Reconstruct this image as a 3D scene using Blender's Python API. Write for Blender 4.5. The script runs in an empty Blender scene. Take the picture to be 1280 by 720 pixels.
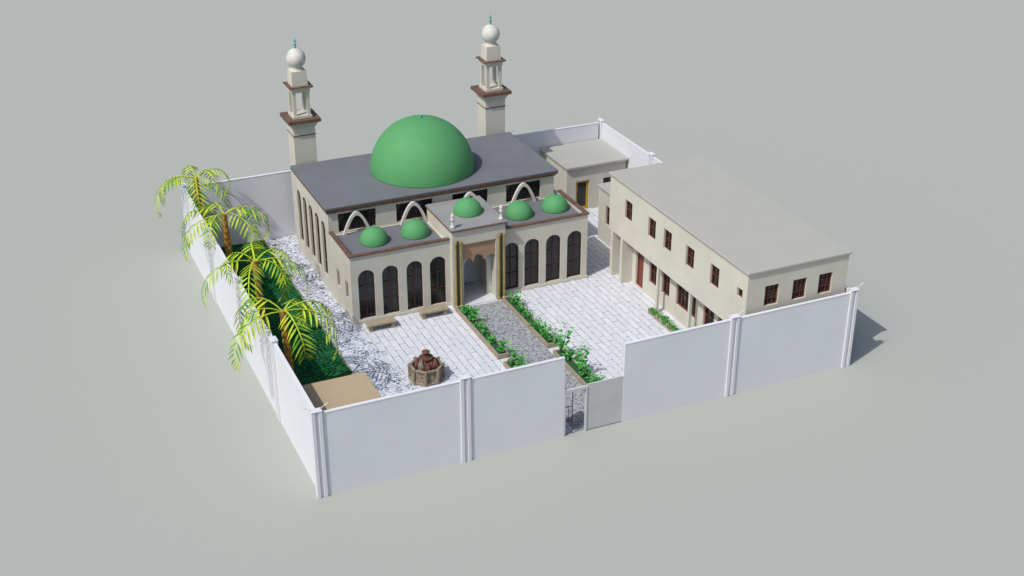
import bpy, bmesh, math, random
from mathutils import Vector
random.seed(11)
R=math.radians
scene=bpy.context.scene
COL=scene.collection

# ---------------------------------------------------------------- materials
def mat(name,c1,c2=None,rough=0.8,scale=1.5,bump=0.0,bscale=30,spec=0.3,metal=0.0,detail=4,contrast=(0.35,0.65)):
    m=bpy.data.materials.new(name); m.use_nodes=True
    nt=m.node_tree; N=nt.nodes; L=nt.links
    b=N['Principled BSDF']; b.inputs['Roughness'].default_value=rough
    b.inputs['Specular IOR Level'].default_value=spec; b.inputs['Metallic'].default_value=metal
    if c2 is None: c2=tuple(x*0.86 for x in c1[:3])+(1,)
    tc=N.new('ShaderNodeTexCoord')
    n=N.new('ShaderNodeTexNoise'); n.inputs['Scale'].default_value=scale; n.inputs['Detail'].default_value=detail
    L.new(tc.outputs['Object'],n.inputs['Vector'])
    r=N.new('ShaderNodeValToRGB'); r.color_ramp.elements[0].position=contrast[0]; r.color_ramp.elements[1].position=contrast[1]
    r.color_ramp.elements[0].color=c2; r.color_ramp.elements[1].color=c1
    L.new(n.outputs['Fac'],r.inputs['Fac']); L.new(r.outputs['Color'],b.inputs['Base Color'])
    if bump>0:
        n2=N.new('ShaderNodeTexNoise'); n2.inputs['Scale'].default_value=bscale; n2.inputs['Detail'].default_value=3
        L.new(tc.outputs['Object'],n2.inputs['Vector'])
        bp=N.new('ShaderNodeBump'); bp.inputs['Strength'].default_value=bump; bp.inputs['Distance'].default_value=0.03
        L.new(n2.outputs['Fac'],bp.inputs['Height']); L.new(bp.outputs['Normal'],b.inputs['Normal'])
    return m
def pebblecolor(nt,ca,cb,cc,scale,patch,pos):
    N=nt.nodes; L=nt.links; tc=N.new('ShaderNodeTexCoord')
    v=N.new('ShaderNodeTexVoronoi'); v.inputs['Scale'].default_value=scale; L.new(tc.outputs['Object'],v.inputs['Vector'])
    sp=N.new('ShaderNodeSeparateColor'); L.new(v.outputs['Color'],sp.inputs[0])
    n=N.new('ShaderNodeTexNoise'); n.inputs['Scale'].default_value=1.6; n.inputs['Detail'].default_value=6; n.inputs['Roughness'].default_value=0.65; L.new(tc.outputs['Object'],n.inputs['Vector'])
    ad=N.new('ShaderNodeMath'); ad.operation='MULTIPLY_ADD'; ad.inputs[1].default_value=0.6; L.new(sp.outputs[0],ad.inputs[0])
    m2=N.new('ShaderNodeMath'); m2.operation='MULTIPLY'; m2.inputs[1].default_value=patch; L.new(n.outputs['Fac'],m2.inputs[0]); L.new(m2.outputs[0],ad.inputs[2])
    r=N.new('ShaderNodeValToRGB'); r.color_ramp.elements[0].position=pos[0]; r.color_ramp.elements[0].color=ca
    r.color_ramp.elements[1].position=pos[2]; r.color_ramp.elements[1].color=cc
    e=r.color_ramp.elements.new(pos[1]); e.color=cb
    L.new(ad.outputs[0],r.inputs['Fac']); return r.outputs['Color']
def brickmat(name,tile,tile2,mortar,bw,bh,ms,rot=0.0):
    m=bpy.data.materials.new(name); m.use_nodes=True
    nt=m.node_tree; N=nt.nodes; L=nt.links; b=N['Principled BSDF']; b.inputs['Roughness'].default_value=0.75
    b.inputs['Specular IOR Level'].default_value=0.2
    tc=N.new('ShaderNodeTexCoord'); mp=N.new('ShaderNodeMapping'); mp.inputs['Rotation'].default_value=(0,0,rot)
    L.new(tc.outputs['Object'],mp.inputs['Vector'])
    nz=N.new('ShaderNodeTexNoise'); nz.inputs['Scale'].default_value=1.3; L.new(tc.outputs['Object'],nz.inputs['Vector'])
    vm=N.new('ShaderNodeVectorMath'); vm.operation='MULTIPLY_ADD'; vm.inputs[1].default_value=(0.05,0.05,0); L.new(nz.outputs['Color'],vm.inputs[0]); L.new(mp.outputs['Vector'],vm.inputs[2])
    br=N.new('ShaderNodeTexBrick'); br.inputs['Color1'].default_value=tile; br.inputs['Color2'].default_value=tile2; br.inputs['Mortar'].default_value=mortar
    br.inputs['Scale'].default_value=1; br.inputs['Brick Width'].default_value=bw; br.inputs['Row Height'].default_value=bh; br.inputs['Mortar Size'].default_value=ms; br.inputs['Mortar Smooth'].default_value=0.1
    L.new(vm.outputs[0],br.inputs['Vector'])
    n=N.new('ShaderNodeTexNoise'); n.inputs['Scale'].default_value=2.6; n.inputs['Detail'].default_value=6; L.new(tc.outputs['Object'],n.inputs['Vector'])
    rp=N.new('ShaderNodeValToRGB'); rp.color_ramp.elements[0].position=0.46; rp.color_ramp.elements[1].position=0.56
    rp.color_ramp.elements[0].color=(0,0,0,1); rp.color_ramp.elements[1].color=(0.8,0.8,0.8,1)
    L.new(n.outputs['Fac'],rp.inputs['Fac'])
    mx=N.new('ShaderNodeMixRGB'); L.new(rp.outputs['Color'],mx.inputs['Fac']); L.new(br.outputs['Color'],mx.inputs[1]); mx.inputs[2].default_value=tile2
    # loose gravel strewn over the paving on the garden side
    pc=pebblecolor(nt,(0.04,0.055,0.085,1),(0.30,0.335,0.41,1),(0.62,0.64,0.70,1),12,0.8,(0.38,0.56,0.84))
    sx=N.new('ShaderNodeSeparateXYZ'); L.new(tc.outputs['Object'],sx.inputs[0])
    yy=N.new('ShaderNodeMath'); yy.operation='MULTIPLY_ADD'; yy.inputs[1].default_value=0.28; L.new(sx.outputs['Y'],yy.inputs[0]); L.new(sx.outputs['X'],yy.inputs[2])
    mr=N.new('ShaderNodeMapRange'); mr.inputs['From Min'].default_value=7.0; mr.inputs['From Max'].default_value=13.5; mr.inputs['To Min'].default_value=0.32; mr.inputs['To Max'].default_value=-0.4; L.new(yy.outputs[0],mr.inputs['Value'])
    mr2=N.new('ShaderNodeMapRange'); mr2.inputs['From Min'].default_value=5.8; mr2.inputs['From Max'].default_value=8.3; mr2.inputs['To Min'].default_value=0.30; mr2.inputs['To Max'].default_value=-0.4; L.new(sx.outputs['X'],mr2.inputs['Value'])
    mxx=N.new('ShaderNodeMath'); mxx.operation='MAXIMUM'; L.new(mr.outputs[0],mxx.inputs[0]); L.new(mr2.outputs[0],mxx.inputs[1])
    n3=N.new('ShaderNodeTexNoise'); n3.inputs['Scale'].default_value=1.1; n3.inputs['Detail'].default_value=8; n3.inputs['Roughness'].default_value=0.75; L.new(tc.outputs['Object'],n3.inputs['Vector'])
    ad=N.new('ShaderNodeMath'); ad.operation='ADD'; L.new(n3.outputs['Fac'],ad.inputs[0]); L.new(mxx.outputs[0],ad.inputs[1])
    r3=N.new('ShaderNodeMapRange'); r3.inputs['From Min'].default_value=0.52; r3.inputs['From Max'].default_value=0.59; L.new(ad.outputs[0],r3.inputs['Value'])
    m3=N.new('ShaderNodeMixRGB'); L.new(r3.outputs[0],m3.inputs['Fac']); L.new(mx.outputs['Color'],m3.inputs[1]); L.new(pc,m3.inputs[2])
    L.new(m3.outputs['Color'],b.inputs['Base Color'])
    return m
def pebblemat(name,ca,cb,cc,scale,patch=0.5,pos=(0.22,0.45,0.7)):
    m=bpy.data.materials.new(name); m.use_nodes=True
    nt=m.node_tree; b=nt.nodes['Principled BSDF']; b.inputs['Roughness'].default_value=0.8; b.inputs['Specular IOR Level'].default_value=0.2
    nt.links.new(pebblecolor(nt,ca,cb,cc,scale,patch,pos),b.inputs['Base Color'])
    return m
M={}
M['ground']=mat('ground_grey',(0.362,0.379,0.349,1),(0.36,0.377,0.347,1),1.0,3.0,spec=0.0)
M['paving']=brickmat('white_paving',(0.62,0.635,0.68,1),(0.55,0.565,0.61,1),(0.07,0.07,0.09,1),1.25,0.40,0.017,rot=R(90))
M['path']=pebblemat('cobble_path',(0.13,0.14,0.155,1),(0.27,0.28,0.30,1),(0.37,0.38,0.40,1),13,0.35)
M['white']=mat('white_wall_paint',(0.66,0.665,0.70,1),(0.63,0.635,0.67,1),0.8,0.35,bump=0.04,spec=0.1)
M['cream']=mat('cream_plaster',(0.54,0.52,0.45,1),(0.49,0.47,0.405,1),0.9,0.7,bump=0.08,spec=0.1)
M['cream2']=mat('pale_cream_plaster',(0.56,0.54,0.465,1),(0.52,0.50,0.43,1),0.9,0.7,bump=0.08,spec=0.1)
M['roofdark']=mat('dark_roof',(0.155,0.163,0.18,1),(0.143,0.15,0.166,1),0.85,0.8,bump=0.1,spec=0.1)
M['roofmid']=mat('portico_roof_grey',(0.27,0.27,0.27,1),(0.24,0.24,0.24,1),0.85,0.8,bump=0.1,spec=0.1)
M['rooflight']=mat('light_roof',(0.385,0.385,0.355,1),(0.375,0.375,0.346,1),0.9,0.6,bump=0.03,spec=0.05)
M['trim']=mat('brown_trim',(0.16,0.09,0.065,1),(0.10,0.057,0.042,1),0.7,4)
M['frame']=mat('brown_frame',(0.15,0.045,0.03,1),(0.10,0.03,0.02,1),0.5,5)
M['frame2']=mat('dark_brown_frame',(0.07,0.03,0.022,1),(0.045,0.02,0.015,1),0.5,5)
M['glass']=mat('dark_glass',(0.02,0.022,0.024,1),(0.012,0.013,0.015,1),0.15,1.0,spec=0.4)
M['green']=mat('green_dome_paint',(0.088,0.295,0.115,1),(0.083,0.28,0.108,1),0.65,1.2,spec=0.2)
M['teal']=mat('teal_metal',(0.06,0.40,0.43,1),None,0.35,4,metal=0.3)
M['gold']=mat('gold_column',(0.36,0.29,0.09,1),(0.26,0.21,0.07,1),0.5,3)
M['darkcol']=mat('dark_bronze',(0.09,0.08,0.05,1),None,0.5,3)
M['marble']=mat('pale_marble',(0.60,0.59,0.55,1),(0.50,0.49,0.45,1),0.6,3)
M['archstone']=mat('beige_arch_stone',(0.56,0.54,0.49,1),(0.50,0.48,0.43,1),0.8,3)
M['wood']=mat('tan_wood',(0.36,0.23,0.15,1),(0.30,0.19,0.12,1),0.6,6)
M['door']=mat('red_brown_door',(0.21,0.065,0.045,1),(0.15,0.045,0.03,1),0.5,6)
M['yellow']=mat('yellow_door',(0.48,0.31,0.03,1),None,0.5,4)
M['kerb']=mat('tan_kerb',(0.34,0.29,0.21,1),(0.27,0.23,0.165,1),0.85,5,bump=0.1)
M['tan']=mat('tan_roof',(0.40,0.315,0.21,1),(0.385,0.302,0.20,1),0.9,1.2,bump=0.05,spec=0.1)
M['soil']=mat('soil',(0.025,0.10,0.04,1),(0.02,0.06,0.025,1),0.95,8,bump=0.3)
M['stone']=mat('brown_stone',(0.31,0.26,0.19,1),(0.15,0.125,0.09,1),0.85,7,bump=0.4,bscale=12)
M['redrock']=mat('red_brown_rock',(0.17,0.07,0.05,1),(0.08,0.035,0.028,1),0.8,6,bump=0.4,bscale=10)
M['leafdark']=mat('ground_cover_leaf',(0.022,0.19,0.062,1),(0.014,0.12,0.042,1),0.8,2,spec=0.1)
M['leaf']=mat('shrub_leaf',(0.05,0.30,0.05,1),(0.03,0.19,0.04,1),0.6,5)
M['leaf2']=mat('shrub_leaf_light',(0.12,0.48,0.09,1),(0.07,0.35,0.06,1),0.6,5)
M['palm']=mat('palm_leaf',(0.46,0.56,0.04,1),(0.30,0.46,0.035,1),0.6,2.5,spec=0.1)
M['palm2']=mat('palm_leaf_dark',(0.16,0.36,0.04,1),(0.09,0.25,0.03,1),0.6,3,spec=0.1)
M['bark']=mat('palm_bark',(0.50,0.27,0.05,1),(0.28,0.13,0.03,1),0.85,9,bump=0.4,bscale=15)
M['stem']=mat('shrub_stem',(0.08,0.12,0.03,1),None,0.85,9)
M['grey']=mat('grey_plaster',(0.50,0.51,0.51,1),(0.46,0.47,0.47,1),0.8,1.2)
M['interior']=mat('interior_plaster',(0.58,0.59,0.61,1),(0.52,0.53,0.55,1),0.8,1.2)

# ---------------------------------------------------------------- mesh helper
class MB:
    def __init__(s): s.v=[]; s.f=[]; s.m=[]; s.mats=[]
    def mi(s,m):
        if m not in s.mats: s.mats.append(m)
        return s.mats.index(m)
    def box(s,x0,x1,y0,y1,z0,z1,m='cream'):
        b=len(s.v); i=s.mi(m)
        s.v+=[(x0,y0,z0),(x1,y0,z0),(x1,y1,z0),(x0,y1,z0),(x0,y0,z1),(x1,y0,z1),(x1,y1,z1),(x0,y1,z1)]
        for q in ((3,2,1,0),(4,5,6,7),(0,1,5,4),(1,2,6,5),(2,3,7,6),(3,0,4,7)):
            s.f.append(tuple(b+k for k in q)); s.m.append(i)
        return s
    def loft(s,rings,m,cap=True):
        i=s.mi(m); b=len(s.v); n=len(rings[0])
        for r in rings: s.v+=[tuple(p) for p in r]
        for k in range(len(rings)-1):
            for j in range(n):
                a=b+k*n+j; c=b+k*n+(j+1)%n
                s.f.append((a,c,c+n,a+n)); s.m.append(i)
        if cap:
            s.f.append(tuple(b+j for j in reversed(range(n)))); s.m.append(i)
            s.f.append(tuple(b+(len(rings)-1)*n+j for j in range(n))); s.m.append(i)
        return s
    def lathe(s,cx,cy,prof,m,seg=24,rot=0.0):
        rings=[[(cx+max(r,0.001)*math.cos(rot+2*math.pi*k/seg),cy+max(r,0.001)*math.sin(rot+2*math.pi*k/seg),z) for k in range(seg)] for r,z in prof]
        return s.loft(rings,m)
    def sq(s,cx,cy,prof,m):
        return s.loft([[(cx-r,cy-r,z),(cx+r,cy-r,z),(cx+r,cy+r,z),(cx-r,cy+r,z)] for r,z in prof],m)
    def prism(s,pts3,off,m):
        i=s.mi(m); b=len(s.v); n=len(pts3)
        s.v+=[tuple(p) for p in pts3]+[(p[0]+off[0],p[1]+off[1],p[2]+off[2]) for p in pts3]
        s.f.append(tuple(range(b,b+n))); s.m.append(i)
        s.f.append(tuple(reversed(range(b+n,b+2*n)))); s.m.append(i)
        for j in range(n):
            k=(j+1)%n; s.f.append((b+j,b+n+j,b+n+k,b+k)); s.m.append(i)
        return s
    def ring(s,outer,inner,off,m,close=True):
        i=s.mi(m); b=len(s.v); n=len(outer)
        def o(p): return (p[0]+off[0],p[1]+off[1],p[2]+off[2])
        s.v+=[tuple(p) for p in outer]+[tuple(p) for p in inner]+[o(p) for p in outer]+[o(p) for p in inner]
        for j in range(n if close else n-1):
            k=(j+1)%n
            for q in ((j,k,n+k,n+j),(2*n+j,3*n+j,3*n+k,2*n+k),(j,2*n+j,2*n+k,k),(n+j,n+k,3*n+k,3*n+j)):
                s.f.append(tuple(b+x for x in q)); s.m.append(i)
        if not close:
            for j in (0,n-1):
                s.f.append((b+j,b+n+j,b+3*n+j,b+2*n+j)); s.m.append(i)
        return s
    def tri(s,pts,m):
        i=s.mi(m); b=len(s.v); s.v+=[tuple(p) for p in pts]; s.f.append(tuple(range(b,b+len(pts)))); s.m.append(i); return s
    def mesh(s,name,origin=(0,0,0),smooth=False,recalc=True):
        me=bpy.data.meshes.new(name)
        me.from_pydata([(x-origin[0],y-origin[1],z-origin[2]) for x,y,z in s.v],[],s.f)
        for m in s.mats: me.materials.append(M[m])
        me.polygons.foreach_set('material_index',s.m)
        if smooth: me.polygons.foreach_set('use_smooth',[True]*len(s.f))
        if recalc:
            bm=bmesh.new(); bm.from_mesh(me); bmesh.ops.recalc_face_normals(bm,faces=bm.faces); bm.to_mesh(me); bm.free()
        me.update()
        return me
def thing(name,label,cat,origin,group=None):
    o=bpy.data.objects.new(name,None); COL.objects.link(o); o.location=origin; o.empty_display_size=0.3
    o['label']=label; o['category']=cat
    if group: o['group']=group
    return o
def root(o):
    while o.parent: o=o.parent
    return o
def part(par,name,mb,smooth=False,recalc=True,bevel=0,label=None):
    org=root(par).location
    o=bpy.data.objects.new(name,mb.mesh(name,org,smooth,recalc)); COL.objects.link(o); o.parent=par
    if bevel:
        md=o.modifiers.new('bevel','BEVEL'); md.width=bevel; md.segments=1; md.limit_method='ANGLE'
    if label: o['label']=label
    return o
def single(name,mb,label,cat,origin,group=None,smooth=False,bevel=0):
    o=bpy.data.objects.new(name,mb.mesh(name,origin,smooth)); COL.objects.link(o); o.location=origin
    o['label']=label; o['category']=cat
    if group: o['group']=group
    if bevel:
        md=o.modifiers.new('bevel','BEVEL'); md.width=bevel; md.segments=1; md.limit_method='ANGLE'
    return o
def structure(name,mb,kind='structure',recalc=True):
    o=bpy.data.objects.new(name,mb.mesh(name,(0,0,0),False,recalc)); COL.objects.link(o); o['kind']=kind
    return o
def cut(obj,cmb):
    org=root(obj).location
    c=bpy.data.objects.new('cutter',cmb.mesh('cutter',org)); COL.objects.link(c); c.parent=root(obj)
    md=obj.modifiers.new('b','BOOLEAN'); md.object=c; md.operation='DIFFERENCE'; md.solver='EXACT'
    bpy.context.view_layer.update()
    dg=bpy.context.evaluated_depsgraph_get()
    me=bpy.data.meshes.new_from_object(obj.evaluated_get(dg)); obj.modifiers.clear(); obj.data=me
    bpy.data.objects.remove(c,do_unlink=True)
def copy_thing(src,loc,rotz=0,scale=1):
    n=src.copy(); COL.objects.link(n); n.location=loc; n.rotation_euler[2]=rotz; n.scale=(scale,)*3
    def rec(a,b):
        for ch in a.children:
            k=ch.copy(); COL.objects.link(k); k.parent=b; rec(ch,k)
    rec(src,n)
    return n

def rect(w,h): return [(-w/2,0),(w/2,0),(w/2,h),(-w/2,h)]
def arch(w,h,n=10):
    r=w/2; p=[(-r,0),(r,0)]
    p+=[(r*math.cos(math.pi*k/n),h-r+r*math.sin(math.pi*k/n)) for k in range(n+1)]
    return p
def ogive(w,h,n=9):
    r=w/2; p=[]
    for k in range(-n,n+1):
        x=-r*k/n; p.append((x,h*(1-(abs(k)/n)**1.8)))
    return p
def W(face,x,y,z,s,d,zz):
    if face=='F': return (x+s,y+d,z+zz)
    if face=='L': return (x+d,y-s,z+zz)
    if face=='R': return (x-d,y+s,z+zz)
def off(face,d): return (0,d,0) if face=='F' else ((d,0,0) if face=='L' else (-d,0,0))
def window(par,face,x,y,z,w,h,kind='rect',nx=2,nz=2,cm=None,fm='frame',gm='glass',fw=0.06,name='window'):
    shp=arch if kind=='arch' else rect
    out=shp(w,h)
    if cm is not None: cm.prism([W(face,x,y,z,s,-0.1,q) for s,q in out],off(face,0.36),'cream')
    e=0.003
    g=MB(); g.prism([W(face,x,y,z,s*(1-e),0.18,q*(1-e)+e) for s,q in out],off(face,0.03),gm)
    wo=part(par,name,g)
    inn=[(s,q+fw) for s,q in shp(w-2*fw,h-2*fw)]
    f=MB(); f.ring([W(face,x,y,z,s*(1-e),0.11,q*(1-e)+e) for s,q in out],[W(face,x,y,z,s,0.11,q) for s,q in inn],off(face,0.068),fm)
    t=0.02
    for k in range(1,nx):
        s0=-w/2+w*k/nx
        zt=h-fw*0.5
        if kind=='arch': zt=h-w/2+math.sqrt(max(0,(w/2)**2-s0*s0))-fw*0.5
        f.prism([W(face,x,y,z,a,0.125,b) for a,b in ((s0-t,fw*.5),(s0+t,fw*.5),(s0+t,zt),(s0-t,zt))],off(face,0.05),fm)
    for k in range(1,nz):
        q0=h*k/nz; hw=w/2-fw*0.5
        if kind=='arch' and q0>h-w/2: hw=math.sqrt(max(0,(w/2)**2-(q0-h+w/2)**2))-fw*.5
        f.prism([W(face,x,y,z,a,0.128,b) for a,b in ((-hw,q0-t),(hw,q0-t),(hw,q0+t),(-hw,q0+t))],off(face,0.044),fm)
    part(wo,'frame',f)
    return wo

# ================================================================ ground sheets
def sheet(x0,x1,y0,y1,z,m): return MB().tri([(x0,y0,z),(x1,y0,z),(x1,y1,z),(x0,y1,z)],m)
structure('ground',sheet(-900,900,-900,900,0,'ground'),recalc=False)
structure('paving',sheet(0.1,28.95,0.1,28.4,0.03,'paving'),recalc=False)
structure('path',sheet(12.95,15.25,0.1,14.6,0.042,'path'),recalc=False)

# ================================================================ perimeter walls
WH=4.42
def panelwall(x0,x1,y0,y1,label):
    t=thing('perimeter_wall',label,'wall',((x0+x1)/2,(y0+y1)/2,0),'white compound walls')
    m=MB(); m.box(x0,x1,y0,y1,0,WH,'white'); part(t,'wall_panel',m)
    ex=0.015 if x1-x0<1 else 0; ey=0.015 if y1-y0<1 else 0
    c=MB(); c.box(x0-ex,x1+ex,y0-ey,y1+ey,WH+0.001,WH+0.05,'white')
    part(t,'coping',c)
    return t
pw=0.25
TF='smooth white wall panel beside the street gate'
TW='smooth white boundary wall panel between pillars'
panelwall(pw,7.1-pw,-0.07,0.07,TW)
panelwall(7.1+pw,12.25,-0.07,0.07,TF)
panelwall(15.5,21.75-pw,-0.07,0.07,TF)
panelwall(21.75+pw,29.05-pw,-0.07,0.07,TW)
for k in range(4):
    a=7.125*k
    panelwall(-0.07,0.07,a+pw,a+7.125-pw,'white side wall panel along the palm bed')
    panelwall(28.98,29.12,a+pw,a+7.125-pw,'white side wall panel beside the cream buildings')
for k in range(4):
    a=7.26*k
    panelwall(a+pw,a+7.26-pw,28.43,28.57,'white rear wall panel behind the mosque')
def pillar(x,y,label):
    t=thing('wall_pillar',label,'pillar',(x,y,0),'white wall pillars')
    m=MB()
    m.box(x-0.25,x-0.08,y-0.15,y+0.15,0,4.58,'white'); m.box(x+0.08,x+0.25,y-0.15,y+0.15,0,4.58,'white')
    m.box(x-0.08,x+0.08,y-0.08,y+0.08,0,4.5,'white')
    part(t,'shaft',m,bevel=0.01)
    c=MB(); c.box(x-0.27,x+0.27,y-0.17,y+0.17,4.581,4.63,'white'); part(t,'cap',c,bevel=0.01)
    b=MB()
    for s in (-1,1):
        b.loft([[(x+s*.16-.014,y-.014,4.63),(x+s*.16+.014,y-.014,4.63),(x+s*.16,y+.014,4.63)],[(x+s*.55-.012,y-.012,4.86),(x+s*.55+.012,y-.012,4.86),(x+s*.55,y+.012,4.89)]],'white')
    part(t,'bracket',b)
    return t
P0=pillar(0,0,'white twin-post pillar at a corner of the wall')
def cpp(x,y,rot=0,label=None):
    n=copy_thing(P0,(x,y,0),rot)
    n['label']=label or 'white twin-post pillar between wall panels'
LC='white twin-post pillar at a corner of the wall'
for x in (7.1,21.75): cpp(x,0)
cpp(29.05,0,0,LC)
for k in range(1,5):
    cpp(0,7.125*k,R(90),None if k<4 else LC); cpp(29.05,7.125*k,R(90),None if k<4 else LC)
for k in range(1,4): cpp(7.26*k,28.5)

g=thing('entrance_gate','low pale grey gate with an open pedestrian doorway','gate',(13.9,0,0))
m=MB(); m.box(12.26,12.34,-0.08,0.08,0,2.66,'grey'); m.box(13.44,13.52,-0.08,0.08,0,2.55,'grey'); m.box(12.341,13.439,-0.07,0.07,2.42,2.6,'grey'); part(g,'gate_frame',m,bevel=0.01)
m=MB(); m.box(13.525,15.49,-0.04,0.04,0.05,2.66,'grey'); m.box(13.68,13.70,-0.046,-0.041,0.9,1.9,'interior'); part(g,'gate_leaf',m)
d=MB(); d.box(12.345,12.39,0.05,1.0,0.08,2.4,'frame2'); part(g,'door',d)
m=MB()
m.box(12.72,12.75,-0.015,0.015,0.05,2.4,'frame2'); m.box(12.35,12.72,-0.012,0.012,0.8,0.84,'frame2'); m.box(12.35,12.72,-0.012,0.012,1.6,1.64,'frame2'); m.box(12.52,12.54,-0.01,0.01,0.84,1.6,'frame2'); part(g,'grille',m)

# ================================================================ corner hut
h=thing('guard_hut','small cream hut with flat tan roof in the yard corner','hut',(2.1,2.6,0))
m=MB(); m.box(0.3,3.72,0.3,4.85,0,2.88,'cream2'); w=part(h,'wall',m); c=MB()
window(h,'R',3.72,2.0,0.05,0.9,2.1,'rect',1,1,c,gm='door',name='door'); window(h,'R',3.72,3.7,1.1,0.8,0.9,'rect',2,2,c); cut(w,c)
m=MB(); m.box(0.2,3.85,0.2,4.98,2.881,3.0,'tan'); part(h,'roof',m,bevel=0.015)

# ================================================================ mosque
mq=thing('mosque','cream mosque with a large green dome and arched porch','mosque',(13.8,21,0))
m=MB(); m.box(6.4,20.8,19.0,26.0,0,5.36,'cream'); hall=part(mq,'hall_wall',m); hc=MB()
for x in (8.15,11.7,15.25,18.75): window(mq,'F',x,19.0,4.05,2.3,1.15,'rect',6,2,hc,fm='frame2')
for y in (20.15,21.45,22.75,24.05,25.3):
    window(mq,'L',6.4,y,0.9,0.78,3.5,'arch',2,4,hc,fm='frame2')
cut(hall,hc)
m=MB(); m.box(6.22,20.98,18.8,26.12,5.48,5.62,'trim'); m.box(6.3,20.9,18.9,26.06,5.361,5.479,'trim'); part(mq,'cornice',m,bevel=0.01)
m=MB(); m.box(6.2,21.0,18.78,26.14,5.621,5.74,'roofdark'); part(mq,'roof',m,bevel=0.015)
m=MB(); m.lathe(13.5,22.4,[(3.18,5.742)]+[(3.18*math.cos(t*math.pi/2/28),5.8+3.22*math.sin(t*math.pi/2/28)) for t in range(29)],'green',72)
dome=part(mq,'dome',m,smooth=True)
m=MB(); m.lathe(13.5,22.4,[(0.1,9.0),(0.05,9.05),(0.09,9.1),(0.04,9.16),(0.02,9.3)],'teal',10); part(dome,'finial',m,smooth=True)
def wing(x0,x1,wins):
    m=MB(); m.box(x0,x1,15.1,18.998,0,3.95,'cream'); w=part(mq,'porch_wall',m); c=MB()
    for x in wins: window(mq,'F',x,15.1,0.25,0.98,3.05,'arch',2,3,c,fw=0.05,fm='frame2')
    if x0<7: window(mq,'L',6.4,16.0,1.3,0.5,1.1,'rect',2,2,c); window(mq,'L',6.4,17.6,1.3,0.5,1.1,'rect',2,2,c)
    cut(w,c)
    p=MB(); p.box(x0,x1,15.1,15.25,3.951,4.24,'cream')
    if x0<7: p.box(x0,x0+0.15,15.252,18.79,3.951,4.24,'cream')
    else: p.box(x1-0.15,x1,15.252,18.99,3.951,4.24,'cream')
    part(mq,'parapet',p)
    p=MB(); p.box(x0-(0.08 if x0<7 else 0),x1+(0.08 if x0>7 else 0),15.02,15.28,4.241,4.32,'trim')
    if x0<7: p.box(x0-0.08,x0+0.18,15.282,18.78,4.241,4.32,'trim')
    else: p.box(x1-0.18,x1+0.08,15.282,18.98,4.241,4.32,'trim')
    part(mq,'parapet_cap',p)
    p=MB(); p.box(x0+0.16,x1-0.16,15.26,18.77,3.952,4.0,'roofdark'); part(mq,'porch_roof',p)
    p=MB(); p.box(x0-0.06,x1+0.06 if x0>7 else x1,15.04,15.098,0.03,0.2,'cream2'); part(mq,'plinth',p)
wing(6.4,12.35,(7.3,8.72,10.18,11.6))
wing(15.65,21.2,(16.2,17.55,18.95,20.35))
m=MB(); m.box(12.352,15.648,14.7,18.7,0,4.85,'cream'); po=part(mq,'portico_wall',m)
c=MB(); c.box(12.98,15.05,14.5,17.2,-0.1,3.95,'cream'); cut(po,c)
m=MB(); m.box(12.25,15.75,14.58,18.76,4.851,4.93,'trim'); part(mq,'portico_cornice',m,bevel=0.01)
m=MB(); m.box(12.28,15.72,14.61,18.74,4.931,4.98,'roofmid'); part(mq,'portico_roof',m)
m=MB(); pts=[(12.99,2.75),(12.99,3.94),(15.04,3.94),(15.04,2.75)]
for c0 in (14.73,14.015,13.30):
    pts+=[(c0+0.31*math.cos(math.pi*k/8),2.75+(0.42 if c0==14.015 else 0.25)*math.sin(math.pi*k/8)) for k in range(9)]
m.prism([(x,14.8,z) for x,z in pts],(0,0.12,0),'wood'); part(mq,'entrance_canopy',m)
def archpanel(x,y,z0,hw,top,aw,ah,th,mt):
    m=MB(); pts=[(-hw,0),(-hw,top),(hw,top),(hw,0)]+[(s,q) for s,q in [(aw/2,0)]+[(aw/2*math.cos(math.pi*k/14),ah-aw/2+aw/2*math.sin(math.pi*k/14)) for k in range(15)]+[(-aw/2,0)]]
    m.prism([(x+s,y,z0+q) for s,q in pts],(0,th,0),mt); return m
part(mq,'inner_arch',archpanel(14.015,15.35,0.141,1.02,3.78,1.45,2.7,0.12,'marble'))
m=MB(); m.ring([W('F',14.015,17.1,0.141,s,0,q) for s,q in arch(1.5,2.9,14)],[W('F',14.015,17.1,0.141,s,0,q) for s,q in arch(1.15,2.7,14)],(0,0.097,0),'marble'); dw=part(mq,'doorway',m)
m=MB(); m.prism([W('F',14.015,17.15,0.15,s,0,q) for s,q in arch(1.15,2.68,14)],(0,0.03,0),'interior'); part(dw,'door',m)
m=MB(); m.box(12.99,15.04,14.45,17.18,0.03,0.14,'interior'); m.box(12.6,15.4,14.35,14.449,0.03,0.09,'interior'); part(mq,'porch_floor',m)
for a,b in ((12.5,12.82),(15.2,15.52)):
    m=MB(); m.box(a+0.09,b-0.09,14.62,14.699,0.03,4.25,'darkcol'); part(mq,'column_backing',m)
    for x in (a,b):
        m=MB(); m.lathe(x,14.58,[(0.1,0.03),(0.1,0.18),(0.06,0.22),(0.055,4.02),(0.09,4.1),(0.09,4.25)],'gold',14); part(mq,'column',m)
def smalldome(x,y,z,r=0.8):
    m=MB(); m.lathe(x,y,[(r,z)]+[(r*math.cos(t*math.pi/2/14),z+0.06+r*math.sin(t*math.pi/2/14)) for t in range(15)],'green',40)
    o=part(mq,'small_dome',m,smooth=True)
    m=MB(); m.lathe(x,y,[(0.04,z+r+0.05),(0.05,z+r+0.1),(0.01,z+r+0.22)],'teal',8); part(o,'finial',m)
for x,y,z in ((8.5,17.1,4.0),(11.0,17.1,4.0),(14.15,16.7,4.981),(17.6,17.1,4.0),(20.0,17.15,4.0)): smalldome(x,y,z,0.83)
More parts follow.
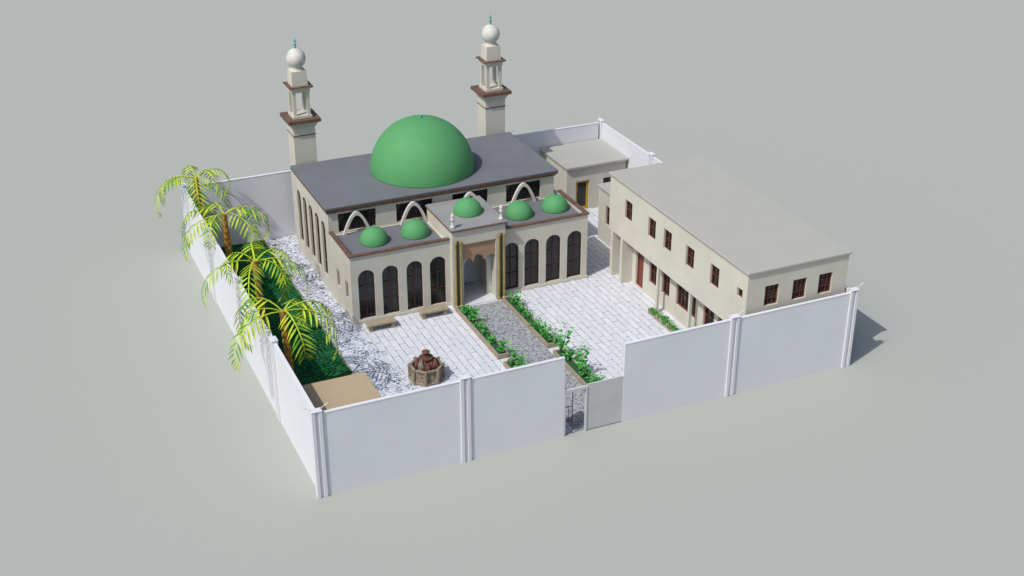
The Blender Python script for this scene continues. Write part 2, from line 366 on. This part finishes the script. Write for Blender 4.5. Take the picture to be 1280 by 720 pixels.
for x in (12.5,15.5):
    m=MB(); m.lathe(x,14.95,[(0.15,4.981),(0.15,5.1),(0.08,5.14),(0.07,5.45),(0.13,5.5),(0.13,5.56),(0.06,5.6),(0.12,5.7),(0.09,5.8),(0.01,5.92)],'marble',14); part(mq,'corner_finial',m,smooth=True)
for x in (8.0,11.5,15.1,18.6):
    m=MB(); m.ring([W('F',x,18.58,4.001,s,0,q) for s,q in ogive(1.7,1.34)],[W('F',x,18.58,4.001,s,0,q) for s,q in ogive(1.34,1.12)],(0,0.17,0),'archstone',close=False); part(mq,'pointed_arch',m)

# ================================================================ minarets
def minaret(cx,cy,label):
    t=thing('minaret',label,'minaret',(cx,cy,0),'pair of minarets')
    m=MB(); m.box(cx-0.69,cx+0.69,cy-0.69,cy+0.69,0,8.05,'cream'); m.box(cx-0.72,cx+0.72,cy-0.72,cy+0.72,7.5,7.55,'trim'); part(t,'shaft',m)
    m=MB(); m.sq(cx,cy,[(0.72,8.05),(0.78,8.12),(0.78,8.2),(0.95,8.38)],'cream'); m.box(cx-1.02,cx+1.02,cy-1.02,cy+1.02,8.381,8.58,'trim'); part(t,'balcony',m)
    m=MB()
    m.box(cx-0.6,cx+0.6,cy-0.6,cy+0.6,8.581,8.74,'cream')
    for sx in (-1,1):
        for sy in (-1,1):
            m.box(cx+sx*0.43-0.1,cx+sx*0.43+0.1,cy+sy*0.43-0.1,cy+sy*0.43+0.1,8.741,10.2,'cream')
    m.box(cx-0.57,cx+0.57,cy-0.57,cy+0.57,10.201,10.42,'cream'); part(t,'lantern',m)
    m=MB(); m.sq(cx,cy,[(0.6,10.421),(0.72,10.5),(0.74,10.54)],'cream'); m.box(cx-0.75,cx+0.75,cy-0.75,cy+0.75,10.541,10.59,'trim'); part(t,'upper_cornice',m)
    m=MB(); m.sq(cx,cy,[(0.5,10.591),(0.46,11.5)],'cream'); m.lathe(cx,cy,[(0.45,11.5),(0.38,11.56),(0.34,11.75)],'cream',20); part(t,'upper_block',m)
    m=MB(); m.lathe(cx,cy,[(0.33,11.72)]+[(0.58*math.cos(a),12.2+0.62*math.sin(a)) for a in [(-0.9+k*(math.pi/2+0.9)/18) for k in range(19)]],'marble',28); d=part(t,'dome',m,smooth=True)
    m=MB(); m.lathe(cx,cy,[(0.05,12.8),(0.04,12.95),(0.11,13.03),(0.04,13.12),(0.03,13.2),(0.09,13.27),(0.03,13.34),(0.01,13.7)],'teal',10); part(d,'finial',m,smooth=True)
minaret(7.3,26.95,'square cream minaret with brown balconies and bulb dome')
minaret(20.05,26.95,'square cream minaret with brown balconies and bulb dome')

# ================================================================ two storey building
tb=thing('two_storey_building','long cream two-storey building with flat grey roof','building',(25.8,7.8,0))
m=MB(); m.box(22.7,28.85,0.45,15.2,3.0,6.5,'cream2'); up=part(tb,'upper_wall',m); c=MB()
for y in (12.9,10.15,8.4,6.0,3.5): window(tb,'L',22.7,y,4.45,0.85,1.2,'rect',2,2,c)
window(tb,'L',22.7,1.1,4.95,0.5,0.5,'rect',1,1,c)
for x in (24.2,25.9,27.5): window(tb,'F',x,0.45,4.5,0.85,1.15,'rect',3,3,c)
cut(up,c)
LX=23.45
m=MB(); m.box(LX,28.85,0.6,15.0,0,2.999,'cream2'); lo=part(tb,'lower_wall',m); c=MB()
for y,w,h,n in ((11.05,0.85,1.55,2),(9.55,0.9,1.55,2),(7.3,2.1,1.7,5),(4.9,1.1,1.6,2),(3.5,0.9,1.6,2)): window(tb,'L',LX,y,0.95,w,h,'rect',n,2,c,fw=0.1)
window(tb,'L',LX,12.6,0.05,0.9,2.3,'rect',1,1,c,gm='door',fm='door',name='door')
cut(lo,c)
m=MB(); m.box(22.6,28.95,0.35,15.3,6.501,6.64,'rooflight'); part(tb,'roof',m,bevel=0.02)
m=MB(); m.box(22.72,LX-.002,13.5,13.75,0,2.998,'cream2'); part(tb,'pier',m)
m=MB(); m.box(22.72,LX-.002,14.7,14.98,0,2.998,'cream2'); part(tb,'pier',m)
for y in (9.4,5.9,2.4):
    m=MB(); m.box(22.78,22.94,y-0.08,y+0.08,0,2.998,'cream2'); part(tb,'column',m)

lb=thing('low_building','single-storey cream building with flat roof by the rear wall','building',(26.6,26.4,0))
m=MB(); m.box(24.4,28.85,24.4,28.3,0,3.15,'cream'); w=part(lb,'wall',m); c=MB()
window(lb,'F',25.6,24.4,0.05,1.0,2.1,'rect',1,1,c,fm='yellow',gm='glass',fw=0.16,name='door')
window(lb,'F',27.6,24.4,1.1,0.9,1.0,'rect',2,2,c)
cut(w,c)
m=MB(); m.box(24.28,28.95,24.2,28.38,3.151,3.3,'rooflight'); part(lb,'roof',m,bevel=0.01)
an=thing('annex','small cream annex with flat roof against the long building','building',(26.6,17.6,0))
m=MB(); m.box(24.5,28.85,15.36,20.0,0,3.6,'cream'); w=part(an,'wall',m); c=MB()
window(an,'L',24.5,18.6,1.4,0.8,1.3,'rect',2,2,c); cut(w,c)
m=MB(); m.box(24.4,28.9,15.36,20.1,3.601,3.74,'rooflight'); part(an,'roof',m,bevel=0.01)

# ================================================================ planters and shrubs
def planter(x0,x1,y0,y1,label,grp='kerbed planting beds along the path'):
    t=thing('planter_bed',label,'planter',((x0+x1)/2,(y0+y1)/2,0),grp)
    m=MB(); k=0.1; h=0.3
    m.box(x0,x1,y0,y0+k,0,h,'kerb'); m.box(x0,x1,y1-k,y1,0,h,'kerb'); m.box(x0,x0+k,y0+k,y1-k,0,h,'kerb'); m.box(x1-k,x1,y0+k,y1-k,0,h,'kerb'); part(t,'kerb',m)
    m=MB(); m.box(x0+k,x1-k,y0+k,y1-k,0,0.24,'soil'); part(t,'soil',m)
lab='long tan kerbed planting bed with green shrubs beside path'
planter(12.3,12.95,8.1,14.3,lab); planter(15.25,15.9,8.1,14.3,lab); planter(12.3,12.95,2.0,7.4,lab); planter(15.25,15.9,2.0,7.4,lab)
planter(22.4,22.76,6.1,9.6,'narrow kerbed bed with low green plants between columns','kerbed bed by the building')
planter(22.4,22.76,2.6,5.7,'narrow kerbed bed with low green plants between columns','kerbed bed by the building')
def leafquad(mb,p,d,l,w,m):
    d=Vector(d).normalized(); s=d.cross(Vector((random.uniform(-1,1),random.uniform(-1,1),random.uniform(-1,1)))).normalized()*w
    p=Vector(p); q=p+d*l; c=p+d*l*0.5
    mb.tri([p,c+s,q,c-s],m)
def shrubmb(h,r,n,stems):
    stem=MB(); lf=MB()
    for k in range(stems):
        a=random.uniform(0,6.28); tx=math.cos(a)*r*0.9; ty=math.sin(a)*r*0.9; hh=h*random.uniform(0.45,1)
        rings=[]
        for t in (0,0.5,1): rings.append([(tx*t+0.018*(1.2-t)*math.cos(b),ty*t+0.018*(1.2-t)*math.sin(b),0.2+hh*t) for b in (0,2.1,4.2)])
        stem.loft(rings,'stem')
        for j in range(n):
            t=random.uniform(0.2,1.05); a2=random.uniform(0,6.28); rr=random.uniform(0,r*0.3)
            p=(tx*t+math.cos(a2)*rr,ty*t+math.sin(a2)*rr,0.2+hh*t)
            leafquad(lf,p,(math.cos(a2),math.sin(a2),random.uniform(-0.2,0.9)),random.uniform(0.16,0.32),random.uniform(0.045,0.08),'leaf' if random.random()<0.45 else 'leaf2')
    return stem,lf
protos=[]
def shrub(x,y,k,s):
    if k<len(protos):
        copy_thing(protos[k],(x,y,0),random.uniform(0,6.28),s); return
    t=thing('shrub','leafy green shrub growing in a kerbed bed','shrub',(0,0,0),'shrubs in the planting beds')
    st,lf=shrubmb(*[(1.15,0.34,13,5),(0.75,0.3,14,4),(1.35,0.28,14,4),(0.5,0.34,22,4)][k]); part(t,'stem',st); part(t,'foliage',lf,recalc=False)
    t.location=(x,y,0); t.rotation_euler[2]=random.uniform(0,6.28); t.scale=(s,)*3; protos.append(t)
pos=[]
for x,y0,y1 in ((12.62,8.5,14.0),(15.57,8.5,14.0),(12.62,2.5,5.2),(15.57,2.5,4.0)):
    y=y0
    while y<y1: pos.append((x+random.uniform(-.1,.1),y,random.uniform(0.6,1.05),None)); y+=random.uniform(0.6,1.2)
pos+=[(12.62,6.9,1.05,2),(12.7,6.3,0.95,0),(15.55,7.0,1.3,2),(15.6,6.3,0.85,0),(15.65,4.9,1.25,2),(15.65,4.3,1.1,0)]
for y0,y1 in ((6.3,9.5),(2.9,5.5)):
    y=y0
    while y<y1: pos.append((22.58,y,0.65,3)); y+=0.3
for i,(x,y,s,kk) in enumerate(pos): shrub(x,y,i if i<4 else (kk if kk is not None else random.randrange(4)),s)

m=MB(); m.box(0.12,4.6,5.1,28.3,0,0.1,'soil'); structure('planting_ground',m)
kb=MB(); kb.box(4.601,4.68,5.1,28.3,0,0.12,'kerb'); kb.box(0.12,4.68,5.0,5.099,0,0.12,'kerb')
single('bed_kerb',kb,'low tan kerb edging the green planting strip','kerb',(4.65,16,0))
m=MB()
for k in range(30000):
    x=random.uniform(0.2,4.6); y=random.uniform(5.15,28.2); a=random.uniform(0,6.28)
    leafquad(m,(x,y,0.09+random.uniform(0,0.03)),(math.cos(a),math.sin(a),random.uniform(0.0,0.35)),random.uniform(0.1,0.2),random.uniform(0.025,0.05),'leafdark')
structure('ground_cover',m,'stuff',recalc=False)

# ================================================================ palms
def frondmb(L,droop,el0):
    m=MB(); n=15; pts=[]
    x=0; z=0; el=el0
    for k in range(n+1):
        pts.append(Vector((x,0,z))); st=L/n; x+=math.cos(el)*st; z+=math.sin(el)*st; el-=droop/n*(0.7+0.8*k/n)
    for k in range(n):
        a,b=pts[k],pts[k+1]; w=0.04*(1-k/n)+0.012
        m.loft([[(a.x,-w,a.z),(a.x,w,a.z),(a.x,0,a.z-w)],[(b.x,-w*.9,b.z),(b.x,w*.9,b.z),(b.x,0,b.z-w)]],'palm')
        if k>=3:
            for j in ((0.5,) if k<n-1 else (0.3,0.95)):
                p=a.lerp(b,j); t=(b-a).normalized(); f=(k+j)/n
                ll=0.78*math.sin(math.pi*(0.16+0.72*f))+0.1
                for s in (-1,1):
                    d=(t*0.4+Vector((0,s*1.0,-0.4+random.uniform(-.15,.15)))).normalized()
                    e=p+d*ll*random.uniform(.85,1.1)+Vector((0,0,-0.2)); w=0.075
                    c0=p.lerp(e,0.25)+Vector((0,0,0.03)); c1=p.lerp(e,0.6)+Vector((0,0,0.05)); q=t*w
                    mm='palm' if random.random()<0.7 else 'palm2'
                    m.tri([p,c0+q*.8,c1+q*.85,e],mm); m.tri([p,e,c1-q*.85,c0-q*.8],mm)
    return m
fm=[frondmb(4.5,2.5,0.4).mesh('frond',recalc=False),frondmb(4.2,2.9,0.55).mesh('frond',recalc=False),frondmb(4.1,2.2,0.3).mesh('frond',recalc=False),frondmb(4.2,3.2,0.6).mesh('frond',recalc=False)]
def palm(x,y,z,s=1.0,nf=7):
    t=thing('palm_tree','palm with arching yellow-green fronds and orange-brown trunk','palm tree',(x,y,0),'palms along the side wall')
    m=MB(); rings=[]; n=26
    for k in range(n+1):
        u=k/n; r=(0.24-0.08*u)*(1.12 if k%2 else 0.95); ox=0.25*math.sin(u*2.2)*(1-u)
        rings.append([(x+ox+r*math.cos(a*math.pi/5),y+0.2*math.sin(u*3.1)+r*math.sin(a*math.pi/5),0.05+(z)*u) for a in range(10)])
    m.loft(rings,'bark'); part(t,'trunk',m)
    a0=random.uniform(0,6.28)
    for k in range(nf):
        o=bpy.data.objects.new('frond',fm[k%4]); COL.objects.link(o); o.parent=t; o.location=(0,0,z)
        o.rotation_euler=(random.uniform(-.15,.15),random.uniform(-0.15,0.15),a0+k*6.283/nf+random.uniform(-.25,.25)); o.scale=(s*random.uniform(.85,1.06),)*3
palm(0.9,8.5,5.25,1.03,7); palm(0.9,13.9,5.6,.98,7); palm(0.9,21.1,5.4,0.93,7); palm(0.6,27.3,5.4,.93,7)

# ================================================================ fountain and benches
f=thing('fountain','octagonal brown stone fountain with red-brown rocks','fountain',(8.1,7.9,0))
r0=R(22.5)
m=MB(); m.lathe(8.1,7.9,[(0.95,0.03),(0.95,0.15),(0.87,0.17),(0.84,0.74),(0.92,0.78),(0.92,0.88),(0.76,0.88),(0.74,0.7),(0.02,0.7)],'stone',8,r0)
for k in range(8):
    a=k*math.pi/4+r0; m.lathe(8.1+0.89*math.cos(a),7.9+0.89*math.sin(a),[(0.09,0.031),(0.09,0.92),(0.05,0.95)],'stone',6)
part(f,'basin',m,bevel=0.015)
m=MB(); m.lathe(8.1,7.9,[(0.73,0.702),(0.73,0.76),(0.0,0.76)],'glass',8,r0); part(f,'water',m)
m=MB()
for k in range(20):
    a=k*2.4; rr=0.1+0.45*(k/20)**0.7; h=random.uniform(0.35,0.65)*(1.2-rr); s=random.uniform(0.12,0.18)
    cx=8.1+rr*math.cos(a); cy=7.9+rr*math.sin(a)
    m.lathe(cx,cy,[(s,0.7),(s*1.2,0.78+h*.3),(s*.9,0.78+h*.75),(s*.35,0.85+h)],'redrock' if k%4 else 'stone',7,random.uniform(0,1))
m.lathe(8.1,7.9,[(0.28,0.7),(0.22,1.15),(0.38,1.26),(0.38,1.32),(0.13,1.36),(0.11,1.55),(0.22,1.6),(0.22,1.64),(0.02,1.74)],'redrock',12); part(f,'rock_pile',m)
b=thing('bench','low tan stone bench with solid end legs','bench',(0,0,0),'stone benches by the porch')
m=MB(); m.box(-0.85,0.85,-0.3,0.35,0.36,0.48,'kerb'); part(b,'seat',m,bevel=0.015)
for x in (-0.65,0.65):
    m=MB(); m.box(x-0.1,x+0.1,-0.25,0.3,0.03,0.359,'kerb'); part(b,'leg',m)
b.location=(7.7,14.1,0)
copy_thing(b,(10.95,14.3,0))

# ================================================================ light, sky, camera
az=R(180+22); el=R(52)
sd=Vector((math.cos(az)*math.cos(el),math.sin(az)*math.cos(el),math.sin(el)))
sun=bpy.data.lights.new('sun','SUN'); sun.energy=3.1; sun.angle=R(0.5); sun.color=(1.0,0.985,0.95)
so=bpy.data.objects.new('sun',sun); COL.objects.link(so); so.rotation_euler=(-sd).to_track_quat('-Z','Y').to_euler(); so.location=(0,0,60)
w=bpy.data.worlds.new('World'); scene.world=w; w.use_nodes=True
nt=w.node_tree; bg=nt.nodes['Background']; sky=nt.nodes.new('ShaderNodeTexSky'); sky.sky_type='NISHITA'; sky.sun_disc=False
sky.sun_elevation=el; sky.sun_rotation=math.atan2(sd.x,sd.y); sky.air_density=1.0; sky.dust_density=3.0
nt.links.new(sky.outputs[0],bg.inputs['Color']); bg.inputs['Strength'].default_value=0.12
cam=bpy.data.cameras.new('camera'); cam.lens=46.66; cam.sensor_width=36; cam.clip_end=3000
co=bpy.data.objects.new('camera',cam); COL.objects.link(co); co.location=(-12.4,-49.1,36.0); co.rotation_euler=(R(90-26.9),0,R(-24.05))
scene.camera=co
scene.view_settings.view_transform='Standard'; scene.view_settings.look='None'; scene.view_settings.exposure=0
